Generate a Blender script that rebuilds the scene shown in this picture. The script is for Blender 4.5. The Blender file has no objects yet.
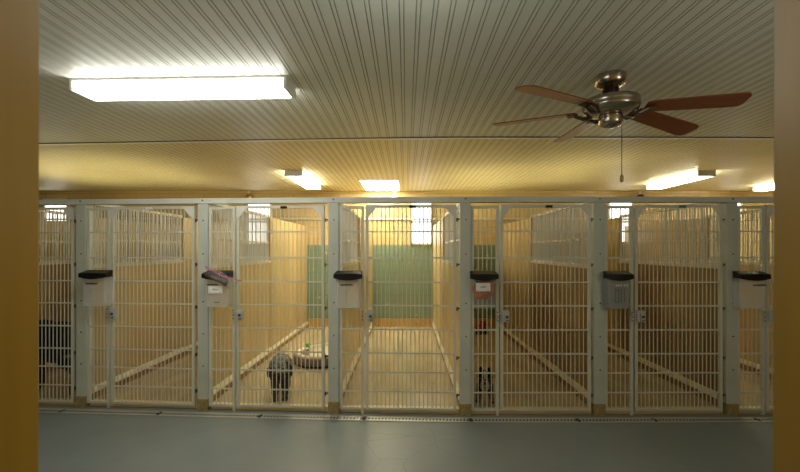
import bpy, bmesh, math, random
from mathutils import Vector, Matrix
random.seed(7)
scene = bpy.context.scene
COL = scene.collection
PI = math.pi
F = 400.0; H = 1.4; VPX = 406.0; HY = 250.0     # focal length in px, eye height
CEIL = 2.45; BACK = 7.11; KF = 0.04             # ceiling height, back wall, kennel floor height

# ------------------------------------------------------------------ materials
def mat(name, col, rough=0.5, metal=0.0, noise=0.0, nscale=6.0, bump=0.0, bscale=40.0, spec=0.5,
        alpha=1.0, stretch=(1, 1, 1), col2=None):
    m = bpy.data.materials.new(name); m.use_nodes = True
    nt = m.node_tree; N = nt.nodes; L = nt.links
    b = N['Principled BSDF']
    b.inputs['Base Color'].default_value = (*col, 1)
    b.inputs['Roughness'].default_value = rough
    b.inputs['Metallic'].default_value = metal
    b.inputs['Specular IOR Level'].default_value = spec
    b.inputs['Alpha'].default_value = alpha
    tc = N.new('ShaderNodeTexCoord'); mp = N.new('ShaderNodeMapping')
    mp.inputs['Scale'].default_value = stretch
    L.new(tc.outputs['Object'], mp.inputs['Vector'])
    if noise > 0 or col2:
        nz = N.new('ShaderNodeTexNoise'); nz.inputs['Scale'].default_value = nscale
        nz.inputs['Detail'].default_value = 4
        L.new(mp.outputs[0], nz.inputs['Vector'])
        rp = N.new('ShaderNodeValToRGB')
        c2 = col2 if col2 else tuple(c * (1 - noise) for c in col)
        rp.color_ramp.elements[0].position = .35; rp.color_ramp.elements[1].position = .65
        rp.color_ramp.elements[0].color = (*c2, 1)
        rp.color_ramp.elements[1].color = (*(min(1, c * (1 + noise * .4)) for c in col), 1) if noise else (*col, 1)
        L.new(nz.outputs['Fac'], rp.inputs['Fac']); L.new(rp.outputs['Color'], b.inputs['Base Color'])
    if bump > 0:
        n2 = N.new('ShaderNodeTexNoise'); n2.inputs['Scale'].default_value = bscale
        L.new(mp.outputs[0], n2.inputs['Vector'])
        bp = N.new('ShaderNodeBump'); bp.inputs['Strength'].default_value = bump
        bp.inputs['Distance'].default_value = .01
        L.new(n2.outputs['Fac'], bp.inputs['Height']); L.new(bp.outputs[0], b.inputs['Normal'])
    return m

def emit(name, col, strength):
    m = bpy.data.materials.new(name); m.use_nodes = True
    N = m.node_tree.nodes; N.clear()
    e = N.new('ShaderNodeEmission'); e.inputs['Color'].default_value = (*col, 1)
    e.inputs['Strength'].default_value = strength
    o = N.new('ShaderNodeOutputMaterial'); m.node_tree.links.new(e.outputs[0], o.inputs[0])
    return m

M = {}
M['post'] = mat('painted_post', (.58, .62, .55), .45, noise=.08, nscale=5, bump=.05)
M['bar'] = mat('painted_bar', (.66, .67, .57), .35, noise=.05)
M['beam'] = mat('painted_beam', (.66, .70, .63), .4, noise=.08, nscale=4)
M['screw'] = mat('screw_metal', (.05, .05, .045), .5, metal=.3)
M['hinge'] = mat('hinge_metal', (.09, .085, .07), .45, metal=.5)
M['latch'] = mat('latch_metal', (.60, .61, .58), .35, metal=.15)
M['osb'] = mat('wood_block', (.36, .28, .12), .8, noise=.35, nscale=60)
M['sill'] = mat('sill_wood', (.85, .64, .28), .5, noise=.12, nscale=8, stretch=(1, 8, 8))
M['ceil'] = mat('ceiling_panel', (.70, .72, .64), .42, noise=.06, nscale=1.5, spec=.4)
M['groove'] = mat('ceiling_groove', (.34, .34, .28), .45)
M['seam'] = mat('seam_trim', (.85, .85, .76), .4)
M['seam_dark'] = mat('seam_gap', (.03, .03, .025), .7)
M['jamb'] = mat('varnished_wood', (.39, .225, .022), .4, noise=.16, nscale=2.5, stretch=(6, 6, .5))
M['lower'] = mat('divider_panel', (.64, .48, .22), .3, noise=.08, nscale=1.8, stretch=(1, 1, .4))
M['rear'] = mat('rear_wood_panel', (.62, .46, .20), .4, noise=.12, nscale=2.5, stretch=(1, 1, .3))
M['curb'] = mat('curb_board', (.36, .20, .06), .5, noise=.1)
M['curbcap'] = mat('curb_cap', (.80, .74, .55), .3)
M['rail'] = mat('divider_rail', (.72, .69, .58), .35)
M['kfloor'] = mat('kennel_floor_finish', (.60, .50, .32), .2, noise=.16, nscale=2.5, stretch=(2.5, .6, 1), bump=.03, bscale=12)
M['wood_band'] = mat('back_baseboard_wood', (.56, .36, .10), .45, noise=.15)
M['black'] = mat('black_plastic', (.008, .008, .009), .45, spec=.25)
M['bin'] = mat('clear_plastic', (.80, .80, .78), .2, alpha=.36)
M['bin_open'] = mat('very_clear_plastic', (.80, .80, .78), .2, alpha=.14)
M['bin_grey'] = mat('grey_plastic', (.33, .34, .35), .3, alpha=.93)
M['ink'] = mat('printed_ink', (.03, .03, .03), .6)
M['card'] = mat('white_card', (.85, .85, .83), .6)
M['white_metal'] = mat('white_metal', (.78, .78, .74), .4)
M['divider_bar'] = mat('divider_bar', (.80, .80, .76), .35, noise=.04)
M['ceil_amber_lit'] = mat('amber_lit_ceiling', (.86, .77, .50), .5, noise=.06, nscale=1.5, spec=.2)  # amber bounce from the kennel lamps is put into this panel colour
M['gusset'] = mat('gusset_plate', (.74, .74, .66), .4, noise=.04)
M['lower_shade'] = mat('shaded_divider_panel', (.44, .31, .11), .3, noise=0, nscale=1.6, stretch=(1, 1.5, .5), col2=(.30, .17, .06))  # divider panel with the kennel shade painted into its brown
M['scale'] = mat('scale_print', (.30, .30, .28), .6)
M['lens'] = emit('hall_lens', (1, .97, .88), 16)
M['lens_k'] = emit('kennel_lens', (1, .92, .64), 24)
M['pane'] = emit('daylit_pane', (1, .98, .90), 3)
M['nickel'] = mat('brushed_nickel', (.50, .44, .36), .22, metal=1)
M['dark_metal'] = mat('dark_bronze', (.10, .07, .05), .35, metal=.8)
M['blade'] = mat('stained_blade', (.27, .075, .022), .35, noise=.2, nscale=6, stretch=(1, 10, 1))
M['wall_o'] = mat('painted_wall', (.66, .44, .18), .5, noise=.05)
M['grate'] = mat('drain_metal', (.55, .56, .50), .4, metal=.4)
M['void'] = mat('drain_channel', (.03, .035, .035), .7)
M['pink'] = mat('pink_plastic', (.62, .01, .22), .4)
M['film'] = mat('clear_film', (.75, .74, .70), .15, alpha=.22)
M['bag_dark'] = mat('dark_bag', (.10, .07, .05), .5, noise=.4, nscale=30)
M['bag_orange'] = mat('orange_food_bag', (.72, .14, .02), .4, noise=0, nscale=14, col2=(.30, .07, .03))
M['bed_side'] = mat('bed_side_fabric', (.26, .19, .14), .9, noise=.2, nscale=30)
M['bed_top'] = mat('bed_fleece', (.88, .82, .68), .95, noise=.1, nscale=20, bump=.5, bscale=60)
M['green'] = mat('green_rubber', (.12, .55, .03), .4)
M['red'] = mat('red_plush', (.50, .02, .015), .7)
M['fur_grey'] = mat('grey_fur', (.20, .20, .20), .95, noise=0, nscale=55, col2=(.035, .035, .04), bump=1, bscale=90)
M['fur_dark'] = mat('dark_fur', (.07, .07, .075), .9, noise=0, nscale=45, col2=(.02, .02, .025), bump=1, bscale=90)
M['fur_black'] = mat('black_fur', (.010, .010, .014), .75, noise=.2, nscale=25, bump=.4)
M['collar'] = mat('red_collar', (.45, .02, .02), .5)
M['nose'] = mat('wet_nose', (.01, .01, .01), .2)
M['brass'] = mat('brass', (.45, .30, .10), .3, metal=.9)

# hall floor: blue grey paint with faint cracks
def floor_mat():
    m = mat('painted_concrete', (.235, .28, .285), .36, noise=.10, nscale=1.2)
    nt = m.node_tree; N = nt.nodes; L = nt.links; b = N['Principled BSDF']
    tc = N.new('ShaderNodeTexCoord')
    nz = N.new('ShaderNodeTexNoise'); nz.inputs['Scale'].default_value = 3; nz.inputs['Detail'].default_value = 5
    L.new(tc.outputs['Object'], nz.inputs['Vector'])
    mx = N.new('ShaderNodeMixRGB'); mx.inputs[0].default_value = .12
    L.new(tc.outputs['Object'], mx.inputs[1]); L.new(nz.outputs['Color'], mx.inputs[2])
    v = N.new('ShaderNodeTexVoronoi'); v.feature = 'DISTANCE_TO_EDGE'; v.inputs['Scale'].default_value = 3.2
    L.new(mx.outputs[0], v.inputs['Vector'])
    lt = N.new('ShaderNodeMath'); lt.operation = 'LESS_THAN'; lt.inputs[1].default_value = .006
    L.new(v.outputs['Distance'], lt.inputs[0])
    # cracks only near the middle of the aisle
    sx = N.new('ShaderNodeSeparateXYZ'); L.new(tc.outputs['Object'], sx.inputs[0])
    ab = N.new('ShaderNodeMath'); ab.operation = 'ABSOLUTE'; L.new(sx.outputs[0], ab.inputs[0])
    l2 = N.new('ShaderNodeMath'); l2.operation = 'LESS_THAN'; l2.inputs[1].default_value = .38; L.new(ab.outputs[0], l2.inputs[0])
    mu = N.new('ShaderNodeMath'); mu.operation = 'MULTIPLY'; L.new(lt.outputs[0], mu.inputs[0]); L.new(l2.outputs[0], mu.inputs[1])
    m3 = N.new('ShaderNodeMath'); m3.operation = 'MULTIPLY'; L.new(mu.outputs[0], m3.inputs[0]); m3.inputs[1].default_value = .35
    mix = N.new('ShaderNodeMixRGB'); mix.inputs[2].default_value = (.05, .06, .06, 1)
    src = b.inputs['Base Color'].links[0].from_socket
    L.new(m3.outputs[0], mix.inputs[0]); L.new(src, mix.inputs[1]); L.new(mix.outputs[0], b.inputs['Base Color'])
    n3 = N.new('ShaderNodeTexNoise'); n3.inputs['Scale'].default_value = 7
    L.new(tc.outputs['Object'], n3.inputs['Vector'])
    bp = N.new('ShaderNodeBump'); bp.inputs['Strength'].default_value = .12; bp.inputs['Distance'].default_value = .02
    L.new(n3.outputs['Fac'], bp.inputs['Height']); L.new(bp.outputs[0], b.inputs['Normal'])
    return m
M['floor'] = floor_mat()

# back wall: painted block, ochre above and teal below, chipped spots
def wall_mat():
    m = mat('painted_block', (.70, .46, .17), .4)
    nt = m.node_tree; N = nt.nodes; L = nt.links; b = N['Principled BSDF']
    tc = N.new('ShaderNodeTexCoord'); sx = N.new('ShaderNodeSeparateXYZ'); L.new(tc.outputs['Object'], sx.inputs[0])
    gt = N.new('ShaderNodeMath'); gt.operation = 'GREATER_THAN'; gt.inputs[1].default_value = 1.49; L.new(sx.outputs[2], gt.inputs[0])
    mix = N.new('ShaderNodeMixRGB'); mix.inputs[1].default_value = (.21, .29, .20, 1); mix.inputs[2].default_value = (.66, .50, .23, 1)
    # chips
    nz = N.new('ShaderNodeTexNoise'); nz.inputs['Scale'].default_value = 7.5; nz.inputs['Detail'].default_value = 2
    L.new(tc.outputs['Object'], nz.inputs['Vector'])
    g2 = N.new('ShaderNodeMath'); g2.operation = 'GREATER_THAN'; g2.inputs[1].default_value = .73; L.new(nz.outputs['Fac'], g2.inputs[0])
    mxm = N.new('ShaderNodeMath'); mxm.operation = 'MAXIMUM'; L.new(gt.outputs[0], mxm.inputs[0]); L.new(g2.outputs[0], mxm.inputs[1])
    L.new(mxm.outputs[0], mix.inputs[0])
    cb = N.new('ShaderNodeCombineXYZ'); L.new(sx.outputs[0], cb.inputs[0]); L.new(sx.outputs[2], cb.inputs[1])
    br = N.new('ShaderNodeTexBrick'); br.inputs['Scale'].default_value = 1
    br.inputs['Brick Width'].default_value = .4; br.inputs['Row Height'].default_value = .2
    br.inputs['Mortar Size'].default_value = .006
    br.inputs['Color1'].default_value = (1, 1, 1, 1); br.inputs['Color2'].default_value = (.95, .95, .95, 1)
    br.inputs['Mortar'].default_value = (.72, .72, .72, 1)
    L.new(cb.outputs[0], br.inputs['Vector'])
    mu = N.new('ShaderNodeMixRGB'); mu.blend_type = 'MULTIPLY'; mu.inputs[0].default_value = 1
    L.new(mix.outputs[0], mu.inputs[1]); L.new(br.outputs['Color'], mu.inputs[2]); L.new(mu.outputs[0], b.inputs['Base Color'])
    return m
M['back'] = wall_mat()

# ------------------------------------------------------------------ mesh helpers
def bx(bm, x0, x1, y0, y1, z0, z1, bev=0.0):
    r = bmesh.ops.create_cube(bm, size=1)
    vs = r['verts']
    for v in vs:
        v.co = Vector((x0 + (v.co.x + .5) * (x1 - x0), y0 + (v.co.y + .5) * (y1 - y0), z0 + (v.co.z + .5) * (z1 - z0)))
    if bev > 0:
        es = list({e for v in vs for e in v.link_edges})
        bmesh.ops.bevel(bm, geom=es, offset=bev, segments=2, affect='EDGES')

def tube(bm, pts, rad, n=8, cap=True):
    pts = [Vector(p) for p in pts]
    if not isinstance(rad, (list, tuple)): rad = [rad] * len(pts)
    rings = []
    for i, p in enumerate(pts):
        d = (pts[min(i + 1, len(pts) - 1)] - pts[max(i - 1, 0)]).normalized()
        a = Vector((0, 0, 1)) if abs(d.z) < .9 else Vector((1, 0, 0))
        u = d.cross(a).normalized(); w = d.cross(u).normalized()
        rings.append([bm.verts.new(p + (u * math.cos(2 * PI * k / n) + w * math.sin(2 * PI * k / n)) * rad[i]) for k in range(n)])
    for a, b in zip(rings, rings[1:]):
        for k in range(n):
            bm.faces.new((a[k], a[(k + 1) % n], b[(k + 1) % n], b[k]))
    if cap:
        bm.faces.new(list(reversed(rings[0]))); bm.faces.new(rings[-1])

def lathe(bm, prof, c=(0, 0, 0), n=32):
    rings = []
    for r, z in prof:
        rings.append([bm.verts.new((c[0] + r * math.cos(2 * PI * k / n), c[1] + r * math.sin(2 * PI * k / n), c[2] + z)) for k in range(n)])
    for a, b in zip(rings, rings[1:]):
        for k in range(n):
            bm.faces.new((a[k], a[(k + 1) % n], b[(k + 1) % n], b[k]))
    bm.faces.new(rings[0]); bm.faces.new(rings[-1])

def ell(bm, c, r, rot=None, u=16, v=10):
    res = bmesh.ops.create_uvsphere(bm, u_segments=u, v_segments=v, radius=1)
    R = Matrix.Rotation(0, 3, 'X') if rot is None else rot
    for vt in res['verts']:
        vt.co = R @ Vector((vt.co.x * r[0], vt.co.y * r[1], vt.co.z * r[2])) + Vector(c)

def prism(bm, poly, y0, y1):          # poly in x,z
    a = [bm.verts.new((x, y0, z)) for x, z in poly]; b = [bm.verts.new((x, y1, z)) for x, z in poly]
    n = len(poly); bm.faces.new(a); bm.faces.new(list(reversed(b)))
    for i in range(n): bm.faces.new((a[i], b[i], b[(i + 1) % n], a[(i + 1) % n]))

def obj(name, bm, m, parent=None, smooth=False):
    bmesh.ops.recalc_face_normals(bm, faces=bm.faces)
    me = bpy.data.meshes.new(name); bm.to_mesh(me); bm.free()
    for x in (m if isinstance(m, list) else [m]): me.materials.append(x)
    if smooth:
        for p in me.polygons: p.use_smooth = True
    o = bpy.data.objects.new(name, me); COL.objects.link(o)
    if parent: o.parent = parent
    return o

def part(name, f, m, parent, smooth=False, label=None):
    bm = bmesh.new(); f(bm); o = obj(name, bm, m, parent, smooth)
    if label: o['label'] = label
    return o

def boxpart(name, dims, m, parent, bev=0.0):
    return part(name, lambda bm: bx(bm, *dims, bev), m, parent)

def thing(name, label, cat, loc=(0, 0, 0), rz=0, group=None):
    o = bpy.data.objects.new(name, None); COL.objects.link(o); o.empty_display_size = .1
    o.location = loc; o.rotation_euler = (0, 0, rz); o['label'] = label; o['category'] = cat
    if group: o['group'] = group
    return o

def tag(o, label, cat, group=None):
    o['label'] = label; o['category'] = cat
    if group: o['group'] = group
    return o

def struct(name, f, m, label, cat, parent=None):
    bm = bmesh.new(); f(bm); o = obj(name, bm, m, parent)
    if parent is None:
        o['kind'] = 'structure'; o['label'] = label; o['category'] = cat
    return o

# ------------------------------------------------------------------ fence line in plan
POST = {-1: (-4.02, 3.62), 0: (-2.892, 3.556), 1: (-1.771, 3.484), 2: (-.620, 3.419), 3: (.502, 3.373),
        4: (1.633, 3.373), 5: (2.760, 3.381), 6: (3.890, 3.395)}
ks = sorted(POST)
def fy(x):
    for a, b in zip(ks, ks[1:]):
        if x <= POST[b][0] or b == ks[-1]:
            (x0, y0), (x1, y1) = POST[a], POST[b]
            return y0 + (y1 - y0) * (x - x0) / (x1 - x0)
def frame_at(k, x):                  # a point x metres along bay k and the bay's heading
    a, b = Vector(POST[k]), Vector(POST[k + 1]); d = (b - a).normalized()
    p = a + d * x
    return (p.x, p.y, 0), math.atan2(d.y, d.x)

XL, XR = -7.6, 7.6
# ------------------------------------------------------------------ room shell
struct('floor', lambda bm: bx(bm, XL, XR, -1.6, 3.9, -.1, 0), M['floor'], 'blue grey painted concrete floor of the aisle', 'floor')
def kfl(bm):
    xs = [XL] + [POST[k][0] for k in ks] + [XR]
    top = [(x, fy(x) + .06) for x in xs] + [(XR, BACK), (XL, BACK)]
    a = [bm.verts.new((x, y, KF)) for x, y in top]; b = [bm.verts.new((x, y, .001)) for x, y in top]
    bm.faces.new(a); bm.faces.new(list(reversed(b)))
    for i in range(len(a)): bm.faces.new((a[i], b[i], b[(i + 1) % len(a)], a[(i + 1) % len(a)]))
struct('floor', kfl, M['kfloor'], 'glossy tan kennel floor behind the gates', 'floor')

SP = .0737
def ceil_piece(y0f, y1f, off):
    def f(bm):
        prof = []; x = XL + off
        while x < XR:
            for g in (.0, .019):
                prof += [(x + g - .0026, 0, 0), (x + g - .0010, .003, 1), (x + g + .0010, .003, 1), (x + g + .0026, 0, 0)]
            x += SP
        prev = None
        for i, (px, dz, g) in enumerate(prof):
            a = bm.verts.new((px, y0f(px), CEIL + dz)); b = bm.verts.new((px, y1f(px), CEIL + dz))
            if prev:
                fc = bm.faces.new((prev[0], prev[1], b, a)); fc.material_index = 1 if (g or prev[2]) else 0
            prev = (a, b, g)
    return f
seam = lambda x: fy(x) + .36
struct('ceiling', ceil_piece(lambda x: -1.6, seam, .0 + (SP * 103 - 7.6) % SP - .0105), [M['ceil'], M['groove']], 'grooved pale plastic panel ceiling over the aisle', 'ceiling')
struct('ceiling', ceil_piece(seam, lambda x: BACK, .03), [M['ceil_amber_lit'], M['groove']], 'grooved panel ceiling over the kennels, with amber lamp bounce in its colour', 'ceiling')
struct('ceiling', lambda bm: bx(bm, XL, XR, -1.6, BACK + .1, CEIL + .02, CEIL + .1), M['wall_o'], 'ceiling deck above the grooved panels', 'ceiling')
def seam_strip(dy0, dy1, z0, z1):
    def f(bm):
        xs = [XL] + [POST[k][0] for k in ks] + [XR]
        rows = [[bm.verts.new((x, seam(x) + d, z)) for d, z in ((dy0, z0), (dy1, z0), (dy1, z1), (dy0, z1))] for x in xs]
        for a, b in zip(rows, rows[1:]):
            for i in range(4): bm.faces.new((a[i], a[(i + 1) % 4], b[(i + 1) % 4], b[i]))
        bm.faces.new(rows[0]); bm.faces.new(rows[-1])
    return f
t = struct('trim_1', seam_strip(-.02, .03, CEIL - .008, CEIL), M['seam'], 'pale joint strip running across the ceiling above the fence', 'trim')
struct('seam_gap', seam_strip(-.025, -.020, CEIL - .006, CEIL + .001), M['seam_dark'], '', '', t)

WIN = [(-6.42, -5.98), (-2.82, -2.38), (.09, .465), (3.58, 4.02), (5.55, 5.95)]
WB, WT = 1.49, 2.31
struct('wall_back', lambda bm: bx(bm, XL, XR, BACK, BACK + .1, 0, CEIL + .02), M['back'], 'painted block back wall, ochre above and sage green below', 'wall')
struct('wall_left', lambda bm: bx(bm, XL - .1, XL, -1.6, BACK + .1, 0, CEIL + .02), M['wall_o'], 'ochre end wall at the left', 'wall')
struct('wall_right', lambda bm: bx(bm, XR, XR + .1, -1.6, BACK + .1, 0, CEIL + .02), M['wall_o'], 'ochre end wall at the right', 'wall')
struct('wall_rear', lambda bm: bx(bm, XL, XR, -1.7, -1.6, 0, CEIL + .02), M['wall_o'], 'wall behind the viewer', 'wall')
def front(bm):
    bx(bm, XL, -.56, .34, .46, 0, CEIL); bx(bm, .555, XR, .34, .46, 0, CEIL); 
struct('wall_front', front, M['wall_o'], 'aisle wall either side of the doorway', 'wall')
struct('baseboard_back', lambda bm: bx(bm, XL, XR, BACK - .025, BACK, KF, .186), M['wood_band'], 'orange wooden board along the foot of the back wall', 'baseboard')
def jamb(s):
    def f(bm):
        xt, xb = (-.4485, -.4520) if s < 0 else (.4525, .4475)
        xo = -.57 if s < 0 else .57
        poly_b = [(xb, .32), (xb, .49), (xo, .49), (xo, .32)]; poly_t = [(xt, .32), (xt, .49), (xo, .49), (xo, .32)]
        a = [bm.verts.new((x, y, 0)) for x, y in poly_b]; b = [bm.verts.new((x, y, CEIL)) for x, y in poly_t]
        bm.faces.new(a); bm.faces.new(list(reversed(b)))
        for i in range(4): bm.faces.new((a[i], b[i], b[(i + 1) % 4], a[(i + 1) % 4]))
    return f
struct('trim_2', jamb(-1), M['jamb'], 'orange varnished wooden door jamb at the left edge', 'door jamb')
struct('trim_3', jamb(1), M['jamb'], 'orange varnished wooden door jamb at the right edge', 'door jamb')

WL = ['bright window at the far left end of the back wall', 'bright window seen over the divider left of the curly dog',
      'bright window above the green wall of the bare middle kennel', 'bright window behind the right-hand shaded kennel',
      'bright window at the far right end of the back wall']
for i, (a, b) in enumerate(WIN):
    w = thing('window_%d' % (i + 1), WL[i], 'window', ((a + b) / 2, BACK, WB)); w['kind'] = 'structure'
    hw, hh = (b - a) / 2, WT - WB
    def fr(bm):
        for d in ((-hw, -hw + .03, 0, hh), (hw - .03, hw, 0, hh), (-hw, hw, 0, .03), (-hw, hw, hh - .03, hh), (-hw, hw, hh * .48, hh * .52)):
            bx(bm, d[0], d[1], -.035, 0, d[2], d[3])
    part('window_frame', fr, M['rail'], w)
    boxpart('pane', (-hw + .03, hw - .03, -.02, -.012, .03, hh - .03), M['pane'], w)

def pipe(bm): tube(bm, [(XL, BACK - .019, 1.945), (XR, BACK - .019, 1.945)], .018, 10)
bm = bmesh.new(); pipe(bm); tag(obj('conduit_pipe', bm, M['rail'], None, True), 'long white pipe running along the ochre back wall', 'pipe')

# ------------------------------------------------------------------ kennel dividers
MID = 5.15
DL = {-3: 'kennel divider nearest the left end wall, glimpsed through other barred dividers',
      -2: 'kennel divider second from the left end wall, glimpsed through bars',
      -1: 'shaded kennel divider on the left of the kennel holding the large black dog',
      0: 'kennel divider with tan lower wall behind the leftmost visible post, beside the black dog',
      1: 'kennel divider with bright tan lower wall left of the grey curly dog',
      2: 'kennel divider between the dog bed and the bare middle kennel',
      3: 'kennel divider between the bare middle kennel and the small puppy',
      4: 'kennel divider with diagonal curb right of the small puppy and red toy',
      5: 'kennel divider painted dark brown for shade at the right of the empty shaded kennel',
      6: 'kennel divider just beyond the right door jamb, seen through bars',
      7: 'kennel divider second from the right end wall, glimpsed through bars',
      8: 'kennel divider nearest the right end wall, glimpsed through bars'}
for k in range(-3, 9):
    X = POST[k][0] if k in POST else (POST[-1][0] + (k + 1) * 1.13 if k < 0 else POST[6][0] + (k - 6) * 1.13)
    y0 = fy(X) + .095
    d = thing('kennel_divider', DL[k], 'divider', (X, y0, 0), 0, 'dividers between the kennels')
    Lm = MID - y0; Lt = BACK - .03 - y0
    boxpart('lower_panel', (-.018, .018, 0, Lm, KF, 1.235), M['lower_shade'] if k in (4, 5, -1) else M['lower'], d)
    boxpart('rear_panel', (-.025, .025, Lm, Lt, KF, 1.82), M['rear'], d)
    boxpart('middle_rail', (-.028, .028, 0, Lm, 1.235, 1.27), M['rail'], d, .004)
    boxpart('top_rail', (-.016, .016, 0, Lm, 1.815, 1.845), M['rail'], d)
    boxpart('cross_bar', (-.009, .009, 0, Lm, 1.485, 1.505), M['rail'], d)
    for s in (-1, 1):
        boxpart('curb', (s * .0185, s * .045, 0, Lt, KF, .10), M['curb'], d)
        def cap(bm, s=s):
            prism(bm, [(0, 0)], 0, 0) if False else None
            pts = [(s * .0185, .10), (s * .05, .10), (s * .05, .115), (s * .0185, .15)]
            a = [bm.verts.new((x, 0, z)) for x, z in pts]; b = [bm.verts.new((x, Lt, z)) for x, z in pts]
            bm.faces.new(a); bm.faces.new(list(reversed(b)))
            for i in range(4): bm.faces.new((a[i], b[i], b[(i + 1) % 4], a[(i + 1) % 4]))
        part('curb_cap', cap, M['curbcap'], d)
    def grid(bm):
        n = int(Lm / .0373)
        for i in range(1, n): 
            y = Lm * i / n; bx(bm, -.004, .004, y - .004, y + .004, 1.27, 1.815)
    part('bar_grid', grid, M['divider_bar'], d)
    boxpart('end_stile', (-.014, .014, 0, .03, 1.27, 1.815), M['rail'], d)

# ------------------------------------------------------------------ posts
PL = ['grey fence post between the black dog and the leftmost food bin',
      'grey fence post behind the food bin draped with plastic film and a pink strip',
      'grey fence post right of the curly dog and its bed',
      'grey fence post right of the bare middle kennel',
      'grey fence post half covered by the grey food bin',
      'grey fence post left of the food bin nearest the right door jamb']
for k in range(0, 6):
    (x, y, _), rz = frame_at(k, 0)
    _, r2 = frame_at(k - 1, 0)
    p = thing('fence_post', PL[k], 'post', (x, y, 0), (rz + r2) / 2, 'grey posts of the kennel fence')
    boxpart('post_body', (-.046, .046, 0, .09, .098, 1.804), M['post'], p, .003)
    boxpart('base_block', (-.046, .048, -.008, .088, 0, .098), M['osb'], p, .002)
    for hz in (1.657, 1.366, .95, .67, .388):
        part('screw', lambda bm: bmesh.ops.create_cone(bm, cap_ends=True, segments=12, radius1=.0065, radius2=.0055, depth=.006,
             matrix=Matrix.Translation((.004, -.002, hz)) @ Matrix.Rotation(PI / 2, 4, 'X')), M['screw'], p)

def beam(bm, dy0=0.0, dy1=.075, z0=1.805, z1=1.85):
    xs = [POST[k][0] for k in ks]
    rows = [[bm.verts.new((x, fy(x) + d, z)) for d, z in ((dy0, z0), (dy1, z0), (dy1, z1), (dy0, z1))] for x in xs]
    for a, b in zip(rows, rows[1:]):
        for i in range(4): bm.faces.new((a[i], a[(i + 1) % 4], b[(i + 1) % 4], b[i]))
    bm.faces.new(rows[0]); bm.faces.new(rows[-1])
bt = thing('fence_beam', 'long grey top beam running across all the kennel posts', 'beam', (0, 0, 0))
part('beam_rail', lambda bm: beam(bm, -.004, .078), M['beam'], bt)
for k in range(0, 6):
    x, y = POST[k]
    part('screw', lambda bm: bmesh.ops.create_cone(bm, cap_ends=True, segments=12, radius1=.007, radius2=.006, depth=.006,
         matrix=Matrix.Translation((x, y - .007, 1.832)) @ Matrix.Rotation(PI / 2, 4, 'X')), M['screw'], bt)

# ------------------------------------------------------------------ bays: side panel, gate, sill
RAILS = (1.557, 1.333, 1.126, .926, .722, .520, .357, .191)
BAY = {-1: (.28, .293, 1.052), 0: (.257, .272, 1.043), 1: (.285, .298, 1.07), 2: (.26, .275, 1.046),
       3: (.284, .297, 1.064), 4: (.291, .306, 1.052), 5: (.287, .30, 1.055)}
WHO = {-1: 'in front of the large black dog, at the far left', 0: 'of the empty tan kennel next to the black dog',
       1: 'of the kennel with the grey curly dog', 2: 'of the bare middle kennel with the green back wall',
       3: 'of the kennel with the small puppy and red toy', 4: 'of the empty dark brown kennel at the right',
       5: 'beside the right door jamb'}
TAGC = {0: (M['card'], 'small white tag', .36), 1: (M['black'], 'small dark clip', .42), 2: (M['black'], 'small dark clip', .40),
        3: (M['black'], 'small dark clip', .41), 4: (mat('blue_clip', (.10, .2, .35), .4), 'small blue clip', .40)}
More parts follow.
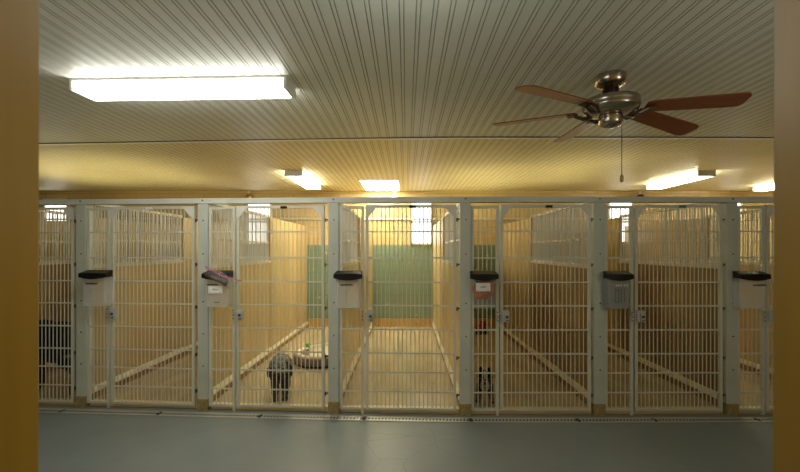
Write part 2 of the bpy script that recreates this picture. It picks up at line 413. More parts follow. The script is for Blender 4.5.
for k in range(-1, 6):
    a, b, e = BAY[k]
    L = (Vector(POST[k + 1]) - Vector(POST[k])).length
    if k >= 0:
        loc, rz = frame_at(k, .049)
        s = thing('side_panel', 'narrow barred side panel ' + WHO[k], 'fence panel', loc, rz, 'narrow fixed panels beside the gates')
        w = a - .049
        def fr(bm):
            bx(bm, 0, .024, .01, .035, .036, 1.775); bx(bm, w - .024, w, .01, .035, .0, 1.775)
            bx(bm, .024, w - .024, .01, .035, 1.753, 1.775); bx(bm, .024, w - .024, .01, .035, .036, .056)
        part('panel_frame', fr, M['bar'], s)
        def g(bm):
            for i in range(1, 5):
                x = .024 + (w - .048) * i / 5; tube(bm, [(x, .0225, .056), (x, .0225, 1.753)], .0042, 8)
        part('bar_grid', g, M['bar'], s)
        for h in RAILS: boxpart('cross_bar', (.024, w - .024, .0155, .0205, h - .006, h + .006), M['bar'], s)
    loc, rz = frame_at(k, b)
    G = thing('kennel_gate', 'pale barred kennel gate ' + WHO[k], 'gate', loc, rz, 'barred kennel gates')
    w = e - b
    def fr(bm):
        bx(bm, 0, .024, .01, .035, .036, 1.783); bx(bm, w - .024, w, .01, .035, .036, 1.783)
        bx(bm, .024, w - .024, .01, .035, 1.761, 1.783); bx(bm, .024, w - .024, .01, .035, .036, .056)
    part('gate_frame', fr, M['bar'], G)
    def g(bm):
        for i in range(1, 20):
            x = .024 + (w - .048) * i / 20; tube(bm, [(x, .0225, .056), (x, .0225, 1.761)], .0042, 8)
    part('bar_grid', g, M['bar'], G)
    for h in RAILS: boxpart('cross_bar', (.024, w - .024, .0155, .0205, h - .006, h + .006), M['bar'], G)
    part('gusset', lambda bm: prism(bm, [(0, 1.783), (.112, 1.783), (.100, 1.768), (.034, 1.692), (.020, 1.675), (0, 1.672)], .004, .0095), M['gusset'], G)
    part('gusset', lambda bm: prism(bm, [(w, 1.783), (w - .112, 1.783), (w - .100, 1.768), (w - .034, 1.692), (w - .020, 1.675), (w, 1.672)], .004, .0095), M['gusset'], G)
    for h in (1.66, 1.275, .902, .485, .167):
        def hg(bm):
            tube(bm, [(w + .008, .02, h - .018), (w + .008, .02, h + .012)], .007, 10)
            bx(bm, w + .002, L - .047 - b, .015, .026, h - .004, h + .008)
        part('hinge', hg, M['hinge'], G)
    if k >= 0:
        def lt(bm):
            bx(bm, .008, .072, -.012, .008, .792, .89, .003); bx(bm, .03, .062, -.03, -.012, .80, .87, .004)
            tube(bm, [(-.035, -.004, .862), (.03, -.004, .862)], .006, 8)
        lo = part('latch', lt, M['latch'], G)
        part('latch_button', lambda bm: (tube(bm, [(.045, -.036, .84), (.045, -.03, .84)], .012, 12), bx(bm, .038, .06, -.034, -.03, .806, .813)), M['hinge'], lo)
        boxpart('strike_plate', (-.036, -.014, -.002, .008, .79, .885), M['latch'], lo)
        for z in (.805, .835, .875): part('bolt', lambda bm: tube(bm, [(-.025, -.006, z), (-.025, -.001, z)], .005, 8), M['hinge'], lo)
    if k in TAGC:
        m_, l_, tx = TAGC[k]
        o = boxpart('rail_clip', (tx - .028, tx + .028, -.003, .0095, 1.757, 1.778), m_, G, .002); o['label'] = l_ + ' on the top rail'
    loc, rz = frame_at(k, .054)
    bm = bmesh.new(); bx(bm, 0, L - .105, .0, .06, .001, .043, .003)
    if k >= 0:  # notch for the stile foot is hidden in the board's front edge
        pass
    o = obj('threshold_board', bm, M['sill']); o.location = (loc[0], loc[1] + .037, 0); o.rotation_euler = (0, 0, rz)
    tag(o, 'wooden threshold board ' + WHO[k], 'threshold', 'threshold boards under the gates')

# ------------------------------------------------------------------ trench drain
dr = thing('trench_drain', 'long narrow perforated metal trench drain in the grey floor before the fence', 'drain', (0, 0, 0))
def strip(bm, x0, x1, d0, d1, z0, z1, n=6):
    xs = [x0 + (x1 - x0) * i / n for i in range(n + 1)]
    rows = [[bm.verts.new((x, fy(x) + d, z)) for d, z in ((d0, z0), (d1, z0), (d1, z1), (d0, z1))] for x in xs]
    for a, b in zip(rows, rows[1:]):
        for i in range(4): bm.faces.new((a[i], a[(i + 1) % 4], b[(i + 1) % 4], b[i]))
    bm.faces.new(rows[0]); bm.faces.new(rows[-1])
part('channel', lambda bm: strip(bm, -4, 4.0, -.135, -.045, .0005, .002, 24), M['void'], dr)
part('drain_frame', lambda bm: (strip(bm, -4, 4.0, -.138, -.128, .002, .006, 24), strip(bm, -4, 4.0, -.052, -.042, .002, .006, 24)), M['grate'], dr)
J = [-3.9, -2.98, -2.1, -1.22, -.34, .54, 1.42, 2.05, 2.9, 3.85]
for x0, x1 in zip(J, J[1:]):
    def gr(bm):
        strip(bm, x0 + .006, x1 - .02, -.124, -.108, .002, .005); strip(bm, x0 + .006, x1 - .02, -.073, -.056, .002, .005)
        x = x0 + .01
        while x < x1 - .03:
            y = fy(x)
            vs = [bm.verts.new(c) for c in ((x, y - .108, .0045), (x + .013, y - .108, .0045), (x + .021, y - .073, .0045), (x + .008, y - .073, .0045))]
            bm.faces.new(vs); x += .028
    part('grate', gr, M['grate'], dr)

# ------------------------------------------------------------------ food bins
BIN = [  # bay, front-left X, width, material, label
    (0, -2.80, .222, 'bin', 'clear plastic food bin with black lid, leftmost, beside the empty tan kennel'),
    (1, -1.705, .215, 'bin', 'clear plastic food bin half open under a film bag and pink strip'),
    (2, -.583, .212, 'bin', 'clear empty food bin with black lid beside the bare middle kennel gate'),
    (3, .538, .205, 'bin_open', 'clear food bin holding an orange food bag and a white card'),
    (4, 1.655, .192, 'bin_grey', 'grey food bin with black lid and a row of dots, beside the dark empty kennel'),
    (5, 2.748, .225, 'bin', 'clear food bin with slanted black lid nearest the right door jamb')]
for k, X, w, mm, lab in BIN:
    _, rz = frame_at(k, 0)
    y = fy(X) - .012
    B = thing('food_bin', lab, 'food bin', (X, y, .918), rz, 'food bins hung on the side panels'); B.scale = (1, 1, 1.05)
    dp = .085; hb = .232
    def body(bm):
        t = .004
        def ring(z, ins):
            c = .018; x0, x1, y0, y1 = ins, w - ins, -dp + ins, 0
            pts = [(x0, y1), (x0, y0 + c), (x0 + c * .3, y0 + c * .3), (x0 + c, y0), (x1 - c, y0), (x1 - c * .3, y0 + c * .3), (x1, y0 + c), (x1, y1)]
            return [bm.verts.new((px, py, z)) for px, py in pts]
        A = ring(0, .006); Bt = ring(hb, 0); n = len(A)
        bm.faces.new(A)
        for i in range(n): bm.faces.new((A[i], A[(i + 1) % n], Bt[(i + 1) % n], Bt[i]))
        Rb = ring(hb, -.006); Rt = ring(hb + .006, -.006)
        for P, Q in ((Rb, Rt),):
            for i in range(n): bm.faces.new((P[i], P[(i + 1) % n], Q[(i + 1) % n], Q[i]))
    part('bin_body', body, M[mm], B)
    part('hook', lambda bm: [bx(bm, x - .008, x + .008, -.004, .0215, .20, .212) for x in (w * .3, w * .75)], M['hinge'], B)
    def lid(bm):   # domed lid with a bowed front lip
        n = 14; top = []; low = []; back = []
        for i in range(n + 1):
            t = i / n; x = -.014 + (w + .028) * t; bow = math.sin(PI * t)
            yb = -.02; yf = -dp - .012 - .010 * bow
            back.append(bm.verts.new((x + (.012 if t < .5 else -.012) * (abs(t - .5) * 2) ** 4, yb + .012, .292)))
            top.append(bm.verts.new((x, yf, .268 + .004 * bow)))
            low.append(bm.verts.new((x, yf - .002, .236 - .016 * bow)))
        bk = [bm.verts.new((v.co.x, v.co.y, .236)) for v in back]
        for i in range(n):
            bm.faces.new((back[i], back[i + 1], top[i + 1], top[i])); bm.faces.new((top[i], top[i + 1], low[i + 1], low[i]))
            bm.faces.new((low[i], low[i + 1], bk[i + 1], bk[i])); bm.faces.new((bk[i], bk[i + 1], back[i + 1], back[i]))
        bm.faces.new((back[0], top[0], low[0], bk[0])); bm.faces.new((back[n], top[n], low[n], bk[n]))
    part('lid', lid, M['black'], B)
    yf = -dp - .002
    if k in (0, 2, 5):
        def mk(bm):
            x = w * .2 if k != 5 else w * .45; x1 = x + w * .46
            while x < x1:
                ww = random.uniform(.006, .012); bx(bm, x, x + ww, yf - .001, yf, .177 + random.uniform(-.002, .002), .190 + random.uniform(-.002, .002)); x += ww + random.uniform(.0, .003)
        part('printed_word', mk, M['ink'], B)
        def sc(bm):
            cx = w * .48
            bx(bm, cx - .018, cx + .018, yf + .001, yf + .002, .153, .156); bx(bm, cx - .018, cx + .018, yf + .002, yf + .003, .055, .058)
            bx(bm, cx - .012, cx - .010, yf + .001, yf + .003, .06, .150)
        part('level_scale', sc, M['scale'], B)
    if k == 4:
        def sc(bm):
            for x in (.33, .42, .52, .66, .78): bx(bm, w * x, w * x + .010, yf - .001, yf, .176, .188)
        part('printed_dots', sc, M['card'], B)
        def s2(bm):
            for z in (.05, .142): bx(bm, w * .3, w * .48, yf - .0006, yf + .002, z, z + .003)
            for x in (.3, .44, .56, .7): bx(bm, w * x, w * x + .0015, yf + .001, yf + .003, .05, .165)
        part('level_scale', s2, M['hinge'], B)
    if k == 1:
        part('printed_word', lambda bm: (bx(bm, w * .42, w * .62, yf + .001, yf + .003, .036, .042), bx(bm, w * .12, w * .58, yf - .001, yf + .001, .176, .186)), M['ink'], B)

def blob(bm, c, r, amp, seed, u=24, v=16, rot=None):
    rnd = random.Random(seed); ph = [rnd.uniform(0, 6.28) for _ in range(9)]
    res = bmesh.ops.create_uvsphere(bm, u_segments=u, v_segments=v, radius=1)
    R = Matrix.Rotation(0, 3, 'X') if rot is None else rot
    for vt in res['verts']:
        n = vt.co.copy()
        k = 1 + amp * (math.sin(4 * n.x + ph[0]) * math.sin(5 * n.z + ph[1]) + .6 * math.sin(9 * n.x + ph[2] + 3 * n.z) * math.sin(8 * n.y + ph[3]) + .4 * math.sin(13 * n.z + ph[4] + 5 * n.x))
        vt.co = R @ Vector((n.x * r[0] * k, n.y * r[1] * k, n.z * r[2] * k)) + Vector(c)

# orange food bag inside the bin of the puppy's kennel
yb = fy(.63) + .028
bm = bmesh.new(); blob(bm, (0, -.004, -.004), (.088, .033, .082), .08, 3)
blob(bm, (.045, -.002, .055), (.05, .03, .022), .12, 4, 16, 10)
o = obj('food_bag', bm, M['bag_orange'], None, True); o.location = (.638, yb - .082, 1.070)
tag(o, 'crumpled orange and brown food bag inside the clear bin', 'food bag')
def card(X, y, z, w, h, lab):
    c = thing('note_card', lab, 'card', (X, y, z), 0)
    boxpart('paper', (0, w, -.002, 0, 0, h), M['card'], c)
    def ink(bm):
        x = w * .3
        while x < w * .68:
            bx(bm, x, x + .005, -.0026, -.002, h * random.uniform(.45, .5), h * random.uniform(.55, .68)); x += .008
        bx(bm, w * .08, w * .15, -.0026, -.002, h * .1, h * .15); bx(bm, w * .8, w * .88, -.0026, -.002, h * .1, h * .17)
    part('ink_marks', ink, M['ink'], c)
card(.572, fy(.6) - .1015, 1.062, .118, .068, 'small white note card on the bin with the orange bag')
card(-1.667, fy(-1.66) - .1035, 1.034, .118, .062, 'small white note card on the bin below the pink strip')
# film bag with pink strip over the second bin
X0 = -1.70; yb = fy(-1.6) - .125
Bg = thing('plastic_bag', 'clear film bag slumped over the food bin with a pink sealing strip', 'plastic bag', (X0, yb, 1.148))
def film(bm):
    nx, nz = 16, 8; g = []
    for i in range(nx + 1):
        t = i / nx; row = []
        ztop = .115 - .115 * t + .01 * math.sin(7 * t); zb = ztop - .10 * math.sin(PI * min(1, t * 1.05 + .02)) ** .5 - .012
        for j in range(nz + 1):
            s = j / nz
            row.append(bm.verts.new((.03 + .29 * t, -.02 * math.sin(PI * s) - .008 * math.sin(11 * t + 5 * s), ztop * (1 - s) + zb * s)))
        g.append(row)
    for i in range(nx):
        for j in range(nz): bm.faces.new((g[i][j], g[i + 1][j], g[i + 1][j + 1], g[i][j + 1]))
part('bag_film', film, M['film'], Bg, True)
part('seal_strip', lambda bm: tube(bm, [(.03, -.03, .118), (.10, -.034, .080), (.165, -.034, .042), (.24, -.03, .018), (.335, -.026, -.008)], .0038, 8), M['pink'], Bg, True)
part('bag_filling', lambda bm: (blob(bm, (.045, .015, .035), (.055, .025, .022), .12, 8, 18, 12, Matrix.Rotation(.55, 3, 'Y')),
     blob(bm, (.12, .01, .005), (.07, .022, .020), .15, 9, 18, 12, Matrix.Rotation(.3, 3, 'Y')), blob(bm, (.175, .005, -.012), (.035, .02, .036), .12, 10, 18, 12)), M['bag_dark'], Bg, True)

# ------------------------------------------------------------------ lights
def strip_light(label, loc, rz, L, w, h, lens):
    s = thing('strip_light', label, 'light fixture', loc, rz)
    boxpart('housing', (-L / 2, L / 2, -w / 2, w / 2, -.014, 0), M['white_metal'], s)
    boxpart('lens', (-L / 2 + .02, L / 2 - .02, -w / 2 + .004, w / 2 - .004, -h, -.0145), lens, s, .01)
    for sg in (-1, 1): boxpart('end_cap', (sg * L / 2 - (.02 if sg > 0 else 0), sg * L / 2 + (0 if sg > 0 else .02), -w / 2, w / 2, -h - .002, -.0145), M['white_metal'], s, .003)
    return s
strip_light('long white fluorescent fixture on the aisle ceiling at upper left', (-1.388, 2.52, CEIL), -.035, 1.345, .19, .072, M['lens'])
strip_light('fluorescent fixture on the ceiling over the grey curly dog', (-1.485, 5.85, CEIL), PI / 2, 1.15, .235, .075, M['lens_k'])
strip_light('fluorescent fixture on the kennel ceiling, right of the fan', (3.97, 5.85, CEIL), PI / 2, 1.15, .235, .075, M['lens_k'])
strip_light('fluorescent fixture on the kennel ceiling, cut by the right door jamb', (5.85, 6.0, CEIL), PI / 2, 1.25, .235, .075, M['lens_k'])
pt = thing('ceiling_panel_light', 'square flush panel light on the ceiling over the middle kennel', 'light fixture', (-.405, 6.5, CEIL))
boxpart('frame', (-.30, .30, -.5, .5, -.008, 0), M['white_metal'], pt)
boxpart('lens', (-.285, .285, -.485, .485, -.012, -.0085), M['lens_k'], pt)

# small ceiling heads showing just over the beam
for X, y, m_, lab in ((-2.745, 7.0, 'brass', 'small round brass lamp holder over the beam, above the curly dog'),
                 (-.195, 7.0, 'rail', 'small white lamp holder over the beam, above the middle gate'),
                 (4.10, 7.0, 'dark_metal', 'small dark brown lamp holder over the beam, below the fan pull chain')):
    s = thing('lamp_holder', lab, 'lamp holder', (X, y, CEIL))
    part('stem', lambda bm: tube(bm, [(0, 0, -.0005), (0, 0, -.09)], .012, 10), M['white_metal'], s)
    part('bulb_base', lambda bm: lathe(bm, [(.02, -.07), (.05, -.09), (.062, -.125), (.06, -.165), (.04, -.20), (.01, -.21)], (0, 0, 0), 20), M[m_], s, True)

# ------------------------------------------------------------------ ceiling fan
FX, FY = 1.232, 2.41
fan = thing('ceiling_fan', 'nickel ceiling fan with red brown blades and a pull chain', 'ceiling fan', (FX, FY, CEIL))
part('canopy', lambda bm: lathe(bm, [(.084, -.0005), (.086, -.004), (.086, -.055), (.075, -.06), (.05, -.072), (.03, -.078)], (0, 0, 0), 40), M['nickel'], fan, True)
part('down_rod', lambda bm: lathe(bm, [(.045, -.078), (.045, -.125), (.06, -.148)], (0, 0, 0), 32), M['dark_metal'], fan, True)
part('motor_housing', lambda bm: lathe(bm, [(.06, -.145), (.14, -.148), (.158, -.153), (.160, -.18), (.155, -.19), (.162, -.196), (.150, -.215), (.11, -.235), (.07, -.242)], (0, 0, 0), 48), M['nickel'], fan, True)
part('switch_housing', lambda bm: lathe(bm, [(.066, -.2425), (.068, -.25), (.068, -.285), (.060, -.30), (.035, -.312), (.008, -.316)], (0, 0, 0), 36), M['nickel'], fan, True)
for ang, droop in ((-12.5, .0), (21, -.06), (92, .0), (151, .01), (207, .0)):
    A = math.radians(ang)
    def iron(bm):
        tube(bm, [(.10, 0, -.232), (.15, -.014, -.238), (.20, -.012, -.214)], [.010, .009, .008], 8)
        tube(bm, [(.10, 0, -.232), (.15, .014, -.238), (.20, .012, -.214)], [.010, .009, .008], 8)
        bx(bm, .18, .245, -.03, .03, -.213, -.207, .002)
    br = part('blade_iron', iron, M['dark_metal'], fan); br.rotation_euler = (0, 0, A)
    def bl(bm):
        pts = [(.19, -.045), (.22, -.056), (.66, -.070), (.695, -.064), (.712, -.04), (.712, .04), (.695, .064), (.66, .070), (.22, .056), (.19, .045)]
        tp = []; bt_ = []
        for x, y in pts:
            dz = y * math.tan(math.radians(-11)) + droop * (x - .19) / .52
            tp.append(bm.verts.new((x, y, -.196 + dz))); bt_.append(bm.verts.new((x, y, -.203 + dz)))
        bm.faces.new(tp); bm.faces.new(list(reversed(bt_)))
        for i in range(len(pts)): bm.faces.new((tp[i], bt_[i], bt_[(i + 1) % len(pts)], tp[(i + 1) % len(pts)]))
    b = part('blade', bl, M['blade'], fan); b.rotation_euler = (0, 0, A)
def chain(bm):
    z = -.30
    while z > -.60:
        ell(bm, (.068, 0, z), (.0028, .0028, .0034), None, 6, 4); z -= .0062
pc = part('pull_chain', chain, M['dark_metal'], fan)
part('chain_fob', lambda bm: lathe(bm, [(.003, -.595), (.009, -.602), (.011, -.615), (.011, -.632), (.006, -.642)], (.068, 0, 0), 14), M['brass'], pc, True)

# ------------------------------------------------------------------ dog bed, toys
bed = thing('dog_bed', 'round bolster dog bed with cream fleece and brown side behind the curly dog', 'dog bed', (-1.045, 4.92, KF))
def oval(bm, prof, rx, ry, n=48, high=None):
    rings = []
    for r, z in prof:
        ring = []
        for k in range(n):
            a = 2 * PI * k / n; hz = z
            if high: hz = z * (1 + high * max(0, math.cos(a - .5)) ** 3)
            wob = 1 + .012 * math.sin(9 * a)
            ring.append(bm.verts.new((rx * r * wob * math.cos(a), ry * r * wob * math.sin(a), hz)))
        rings.append(ring)
    for a, b in zip(rings, rings[1:]):
        for k in range(n): bm.faces.new((a[k], a[(k + 1) % n], b[(k + 1) % n], b[k]))
    bm.faces.new(rings[0]); bm.faces.new(rings[-1])
part('bed_base', lambda bm: oval(bm, [(.98, 0), (1.0, .01), (1.0, .02)], .315, .35), M['black'], bed)
part('bed_wall', lambda bm: oval(bm, [(.99, .0205), (1.04, .05), (1.03, .085), (.98, .105), (.93, .11)], .315, .35, high=.3), M['bed_side'], bed, True)
part('bed_fleece', lambda bm: oval(bm, [(.97, .108), (.95, .125), (.86, .135), (.76, .12), (.70, .08), (.4, .07), (.05, .075)], .315, .35, high=.9), M['bed_top'], bed, True)
tg = thing('spiky_ball', 'small bright green rubber toy on the dog bed', 'dog toy', (-1.225, 5.0, KF + .142))
def spiky(bm):
    ell(bm, (0, 0, .028), (.024, .024, .024), None, 14, 10)
    for i in range(20):
        z = 1 - 2 * (i + .5) / 20; r = math.sqrt(1 - z * z); a = i * 2.4
        d = Vector((r * math.cos(a), r * math.sin(a), z)); c = Vector((0, 0, .028))
        tube(bm, [c + d * .02, c + d * .036], [.008, .003], 6)
part('ball_body', spiky, M['green'], tg)

toy = thing('plush_toy', 'red plush toy with black feet on the floor at the back of the kennel', 'dog toy', (1.21, 6.45, KF), .2)
part('toy_body', lambda bm: (blob(bm, (0, 0, .10), (.085, .06, .06), .06, 21), blob(bm, (.03, -.02, .165), (.05, .045, .045), .06, 22)), M['red'], toy, True)
for x in (-.06, .06): part('ear', lambda bm: ell(bm, (.03 + x * .6, -.02, .205), (.016, .012, .022), None, 12, 8), M['red'], toy, True)
for x in (-.075, 0.0, .07): part('foot', lambda bm: ell(bm, (x, -.04, .03), (.03, .04, .03), None, 14, 10), M['black'], toy, True)
for x in (.012, .05): part('eye', lambda bm: ell(bm, (x, -.066, .175), (.006, .004, .007), None, 8, 6), M['nose'], toy, True)

# ------------------------------------------------------------------ dogs
def fused(name, build, m, parent, voxel=.008, smooth_it=6, disp=0.0, dscale=.03, mats=None):
    bm = bmesh.new(); build(bm)
    o = obj(name, bm, m, parent, True)
    r = o.modifiers.new('fuse', 'REMESH'); r.mode = 'VOXEL'; r.voxel_size = voxel; r.use_smooth_shade = True
    s = o.modifiers.new('soften', 'SMOOTH'); s.iterations = smooth_it; s.factor = .5
    if disp > 0:
        t = bpy.data.textures.new(name + '_curl', 'CLOUDS'); t.noise_scale = dscale; t.noise_depth = 2
        d = o.modifiers.new('coat', 'DISPLACE'); d.texture = t; d.strength = disp; d.mid_level = .5; d.texture_coords = 'LOCAL'
    return o
def limb(bm, pts, rad): 
    tube(bm, pts, rad, 12)
    for p, r in zip(pts, rad): ell(bm, p, (r, r, r), None, 12, 8)

def dog_mat(name, base, fn, k2=.5):
    """fur with large patches: fn builds node mask list [(colour, axis/centre/radius)]"""
    m = mat(name, base, .9, noise=0, nscale=60, col2=tuple(c * k2 for c in base), bump=.8, bscale=80)
    nt = m.node_tree; N = nt.nodes; L = nt.links; b = N['Principled BSDF']
    tc = N.new('ShaderNodeTexCoord')
    src = b.inputs['Base Color'].links[0].from_socket
    for col, c, r in fn:
        s1 = N.new('ShaderNodeVectorMath'); s1.operation = 'SUBTRACT'; s1.inputs[1].default_value = c; L.new(tc.outputs['Object'], s1.inputs[0])
        s2 = N.new('ShaderNodeVectorMath'); s2.operation = 'DIVIDE'; s2.inputs[1].default_value = r; L.new(s1.outputs[0], s2.inputs[0])
        s3 = N.new('ShaderNodeVectorMath'); s3.operation = 'LENGTH'; L.new(s2.outputs[0], s3.inputs[0])
        lt = N.new('ShaderNodeMapRange'); lt.inputs[1].default_value = .85; lt.inputs[2].default_value = 1.1; lt.inputs[3].default_value = 1; lt.inputs[4].default_value = 0
        L.new(s3.outputs['Value'], lt.inputs[0])
        mx = N.new('ShaderNodeMixRGB'); mx.inputs[2].default_value = (*col, 1); L.new(lt.outputs[0], mx.inputs[0]); L.new(src, mx.inputs[1]); src = mx.outputs[0]
    L.new(src, b.inputs['Base Color'])
    return m

# grey curly dog, standing, facing the gate with its head lowered (faces -Y)
gd = thing('curly_dog', 'grey curly-coated dog standing at the gate with lowered head and dark legs', 'dog', (-1.14, 3.625, KF), .27); gd.scale = (1.02, 1, .94)
def gbody(bm):
    ell(bm, (0, .17, .275), (.098, .20, .098)); ell(bm, (0, .05, .265), (.092, .11, .105)); ell(bm, (0, .30, .28), (.09, .09, .092))
    limb(bm, [(0, .08, .325), (0, .03, .335), (0, -.01, .325)], [.078, .068, .06])                   # neck
    ell(bm, (0, -.03, .325), (.066, .062, .060)); ell(bm, (0, -.035, .37), (.048, .045, .03))       # skull and topknot
    limb(bm, [(0, -.055, .29), (0, -.095, .255)], [.042, .032])                                       # muzzle
    for s in (-1, 1):
        limb(bm, [(s * .045, .03, .24), (s * .043, .01, .14), (s * .042, .0, .06), (s * .042, -.02, .022)], [.046, .034, .027, .028])
        limb(bm, [(s * .055, .31, .26), (s * .06, .27, .17), (s * .058, .34, .10), (s * .058, .31, .022)], [.06, .042, .026, .027])
GM = dog_mat('grey_curly_coat', (.50, .50, .50), [((.05, .05, .055), (0, -.06, .20), (.12, .16, .085)), ((.045, .045, .05), (0, .1, .06), (.2, .6, .13)), ((.06, .055, .05), (0, -.12, .255), (.05, .06, .045))], .16)
fused('body', gbody, GM, gd, .007, 4, .028, .022)
for s in (-1, 1):
    fused('ear', lambda bm: limb(bm, [(s * .055, -.03, .355), (s * .088, -.035, .31), (s * .092, -.04, .26)], [.020, .026, .020]), M['fur_dark'], gd, .006, 3, .014, .02)
    part('eye', lambda bm: ell(bm, (s * .026, -.088, .322), (.008, .006, .008), None, 10, 8), M['nose'], gd, True)
part('nose', lambda bm: ell(bm, (0, -.126, .262), (.016, .012, .012), None, 12, 8), M['nose'], gd, True)
part('collar', lambda bm: (lathe(bm, [(.056, 0), (.060, .004), (.060, .018), (.056, .022)], (0, -.0, .228), 28), bx(bm, -.010, .010, -.085, -.062, .185, .215, .003)), M['collar'], gd)

# small black, white and tan puppy (faces -Y)
pd = thing('puppy', 'small black and white puppy with tan legs standing behind the narrow panel', 'dog', (.705, 3.575, KF), -.19); pd.scale = (1.05, 1, .95)
def pbody(bm):
    ell(bm, (0, .02, .185), (.058, .07, .075)); ell(bm, (0, .12, .18), (.046, .11, .050)); ell(bm, (0, .20, .185), (.045, .055, .05))
    limb(bm, [(0, .0, .21), (0, -.03, .255)], [.042, .034])
    ell(bm, (0, -.045, .275), (.043, .045, .040)); limb(bm, [(0, -.07, .265), (0, -.115, .25)], [.026, .017])
    for s in (-1, 1):
        limb(bm, [(s * .035, .0, .16), (s * .048, .01, .09), (s * .056, .0, .045), (s * .062, -.012, .013)], [.034, .024, .018, .019])
        limb(bm, [(s * .032, .21, .17), (s * .04, .18, .11), (s * .042, .235, .07), (s * .044, .215, .014)], [.040, .028, .017, .018])
    limb(bm, [(0, .25, .20), (0, .30, .18), (0, .32, .13)], [.014, .010, .006])
PM = dog_mat('puppy_coat', (.02, .018, .02), [((.55, .52, .48), (0, -.02, .17), (.040, .08, .065)), ((.26, .13, .06), (0, .1, .045), (.2, .5, .065)), ((.50, .47, .43), (0, -.08, .275), (.010, .06, .05)), ((.50, .47, .43), (0, -.11, .245), (.022, .04, .018)),
                              ((.03, .02, .02), (0, .1, .0), (.2, .5, .022))])
fused('body', pbody, PM, pd, .005, 4, .004, .02)
for s in (-1, 1):
    part('ear', lambda bm: tube(bm, [(s * .026, -.035, .295), (s * .034, -.035, .325), (s * .039, -.04, .343)], [.021, .015, .004], 10), M['fur_black'], pd, True)
    part('eye', lambda bm: ell(bm, (s * .019, -.086, .283), (.006, .005, .006), None, 10, 8), M['nose'], pd, True)
part('nose', lambda bm: ell(bm, (0, -.131, .252), (.009, .007, .007), None, 10, 8), M['nose'], pd, True)
part('collar', lambda bm: (lathe(bm, [(.041, 0), (.044, .003), (.044, .012), (.041, .015)], (0, -.012, .218), 24), bx(bm, -.009, .009, -.068, -.056, .185, .212, .002)), M['collar'], pd)

# large black dog standing side-on at the far left (head to the left)
bd = thing('large_dog', 'large black dog with tan lower legs standing side-on behind the far left gate', 'dog', (-3.40, 3.86, KF)); bd.scale = (.78, .85, 1.0)
def bbody(bm):
    ell(bm, (-.12, 0, .50), (.24, .15, .19)); ell(bm, (.12, 0, .52), (.24, .13, .155)); ell(bm, (.30, 0, .50), (.16, .14, .19)); ell(bm, (.05, 0, .42), (.33, .13, .15)); ell(bm, (.31, 0, .36), (.14, .14, .16))
    ell(bm, (-.28, 0, .52), (.14, .12, .17))
    limb(bm, [(-.30, 0, .58), (-.42, 0, .68), (-.48, 0, .73)], [.13, .105, .09])
    ell(bm, (-.53, 0, .75), (.11, .09, .09)); limb(bm, [(-.58, 0, .73), (-.70, 0, .70)], [.062, .045])
    for s in (-1, 1):
        limb(bm, [(-.26, s * .085, .42), (-.25, s * .085, .27), (-.25, s * .085, .12), (-.27, s * .085, .035)], [.09, .065, .052, .055])
        limb(bm, [(.30, s * .085, .48), (.23, s * .09, .32), (.37, s * .088, .20), (.33, s * .088, .035)], [.12, .09, .058, .06])
    limb(bm, [(.43, 0, .58), (.47, -.02, .46), (.46, -.05, .34)], [.035, .032, .02])
BM_ = dog_mat('black_tan_coat', (.010, .010, .014), [((.07, .030, .015), (0, 0, .10), (.8, .4, .20)), ((.30, .18, .06), (.33, -.14, .37), (.06, .06, .018))])
fused('body', bbody, BM_, bd, .014, 5, .012, .05)
for s in (-1, 1):
    part('ear', lambda bm: tube(bm, [(-.50, s * .07, .82), (-.50, s * .105, .77), (-.51, s * .10, .69)], [.02, .035, .015], 10), M['fur_black'], bd, True)
    part('eye', lambda bm: ell(bm, (-.61, s * .045, .775), (.010, .010, .010), None, 10, 8), M['nose'], bd, True)
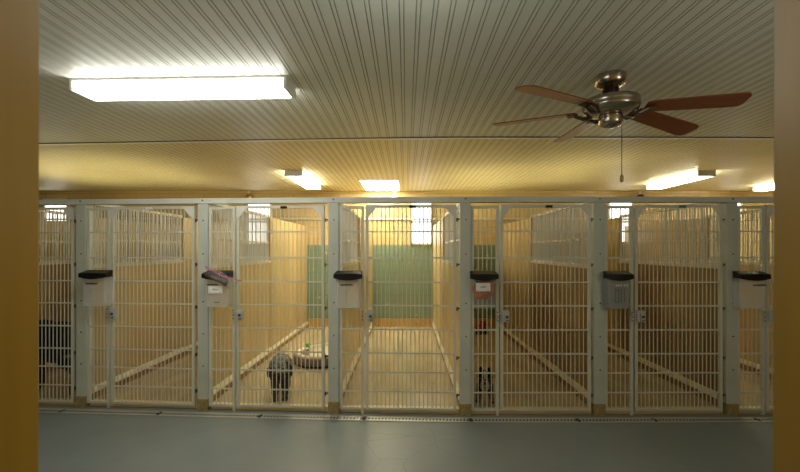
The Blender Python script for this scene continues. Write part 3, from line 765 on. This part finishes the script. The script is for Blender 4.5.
part('nose', lambda bm: ell(bm, (-.745, 0, .715), (.018, .025, .02), None, 12, 8), M['nose'], bd, True)

# ------------------------------------------------------------------ light and camera
w = bpy.data.worlds.new('World'); scene.world = w; w.use_nodes = True
w.node_tree.nodes['Background'].inputs[0].default_value = (1, .9, .7, 1); w.node_tree.nodes['Background'].inputs[1].default_value = .05

def area(name, loc, rot, sx, sy, power, col):
    l = bpy.data.lights.new(name, 'AREA'); l.shape = 'RECTANGLE'; l.size = sx; l.size_y = sy; l.energy = power; l.color = col
    o = bpy.data.objects.new(name, l); COL.objects.link(o); o.location = loc; o.rotation_euler = rot
    return o
# added unseen fill light behind the viewer, brightens the door jambs
area('viewer_room_fill', (.3, -.7, 2.35), (0, 0, 0), .5, .5, 12, (1, .85, .6))
for X, e in ((-2.3, 10), (-.0, 6), (2.3, 12)):  # added unseen fill in the aisle, lights the posts from the front
    l = bpy.data.lights.new('aisle_fill', 'POINT'); l.energy = e; l.shadow_soft_size = .25; l.color = (.92, 1, .95)
    o = bpy.data.objects.new('aisle_fill', l); COL.objects.link(o); o.location = (X, .85, 1.75) if X else (X, 1.3, 2.2)

for X, y, e in ((-4.6, 5.4, 7), (-3.45, 5.4, 6), (1.08, 6.0, 7), (2.2, 5.4, 5)):  # added unseen fills facing up, brighten the ceiling over the kennels
    area('ceiling_fill', (X, y, 1.88), (PI, 0, 0), 1.0, 1.9, e, (1, .86, .42))
cd = bpy.data.cameras.new('Camera'); cam = bpy.data.objects.new('Camera', cd); COL.objects.link(cam)
cam.location = (0, 0, H); cam.rotation_euler = (PI / 2, 0, 0)
cd.sensor_fit = 'HORIZONTAL'; cd.sensor_width = 36; cd.lens = 36 * F / 800
cd.shift_x = -(VPX - 400) / 800; cd.shift_y = (HY - 236) / 800
cd.clip_start = .01; cd.clip_end = 60
cd.dof.use_dof = True; cd.dof.focus_distance = 3.5; cd.dof.aperture_fstop = 5.6
scene.camera = cam
scene.view_settings.view_transform = 'Standard'
scene.view_settings.exposure = 0
scene.view_settings.gamma = 1
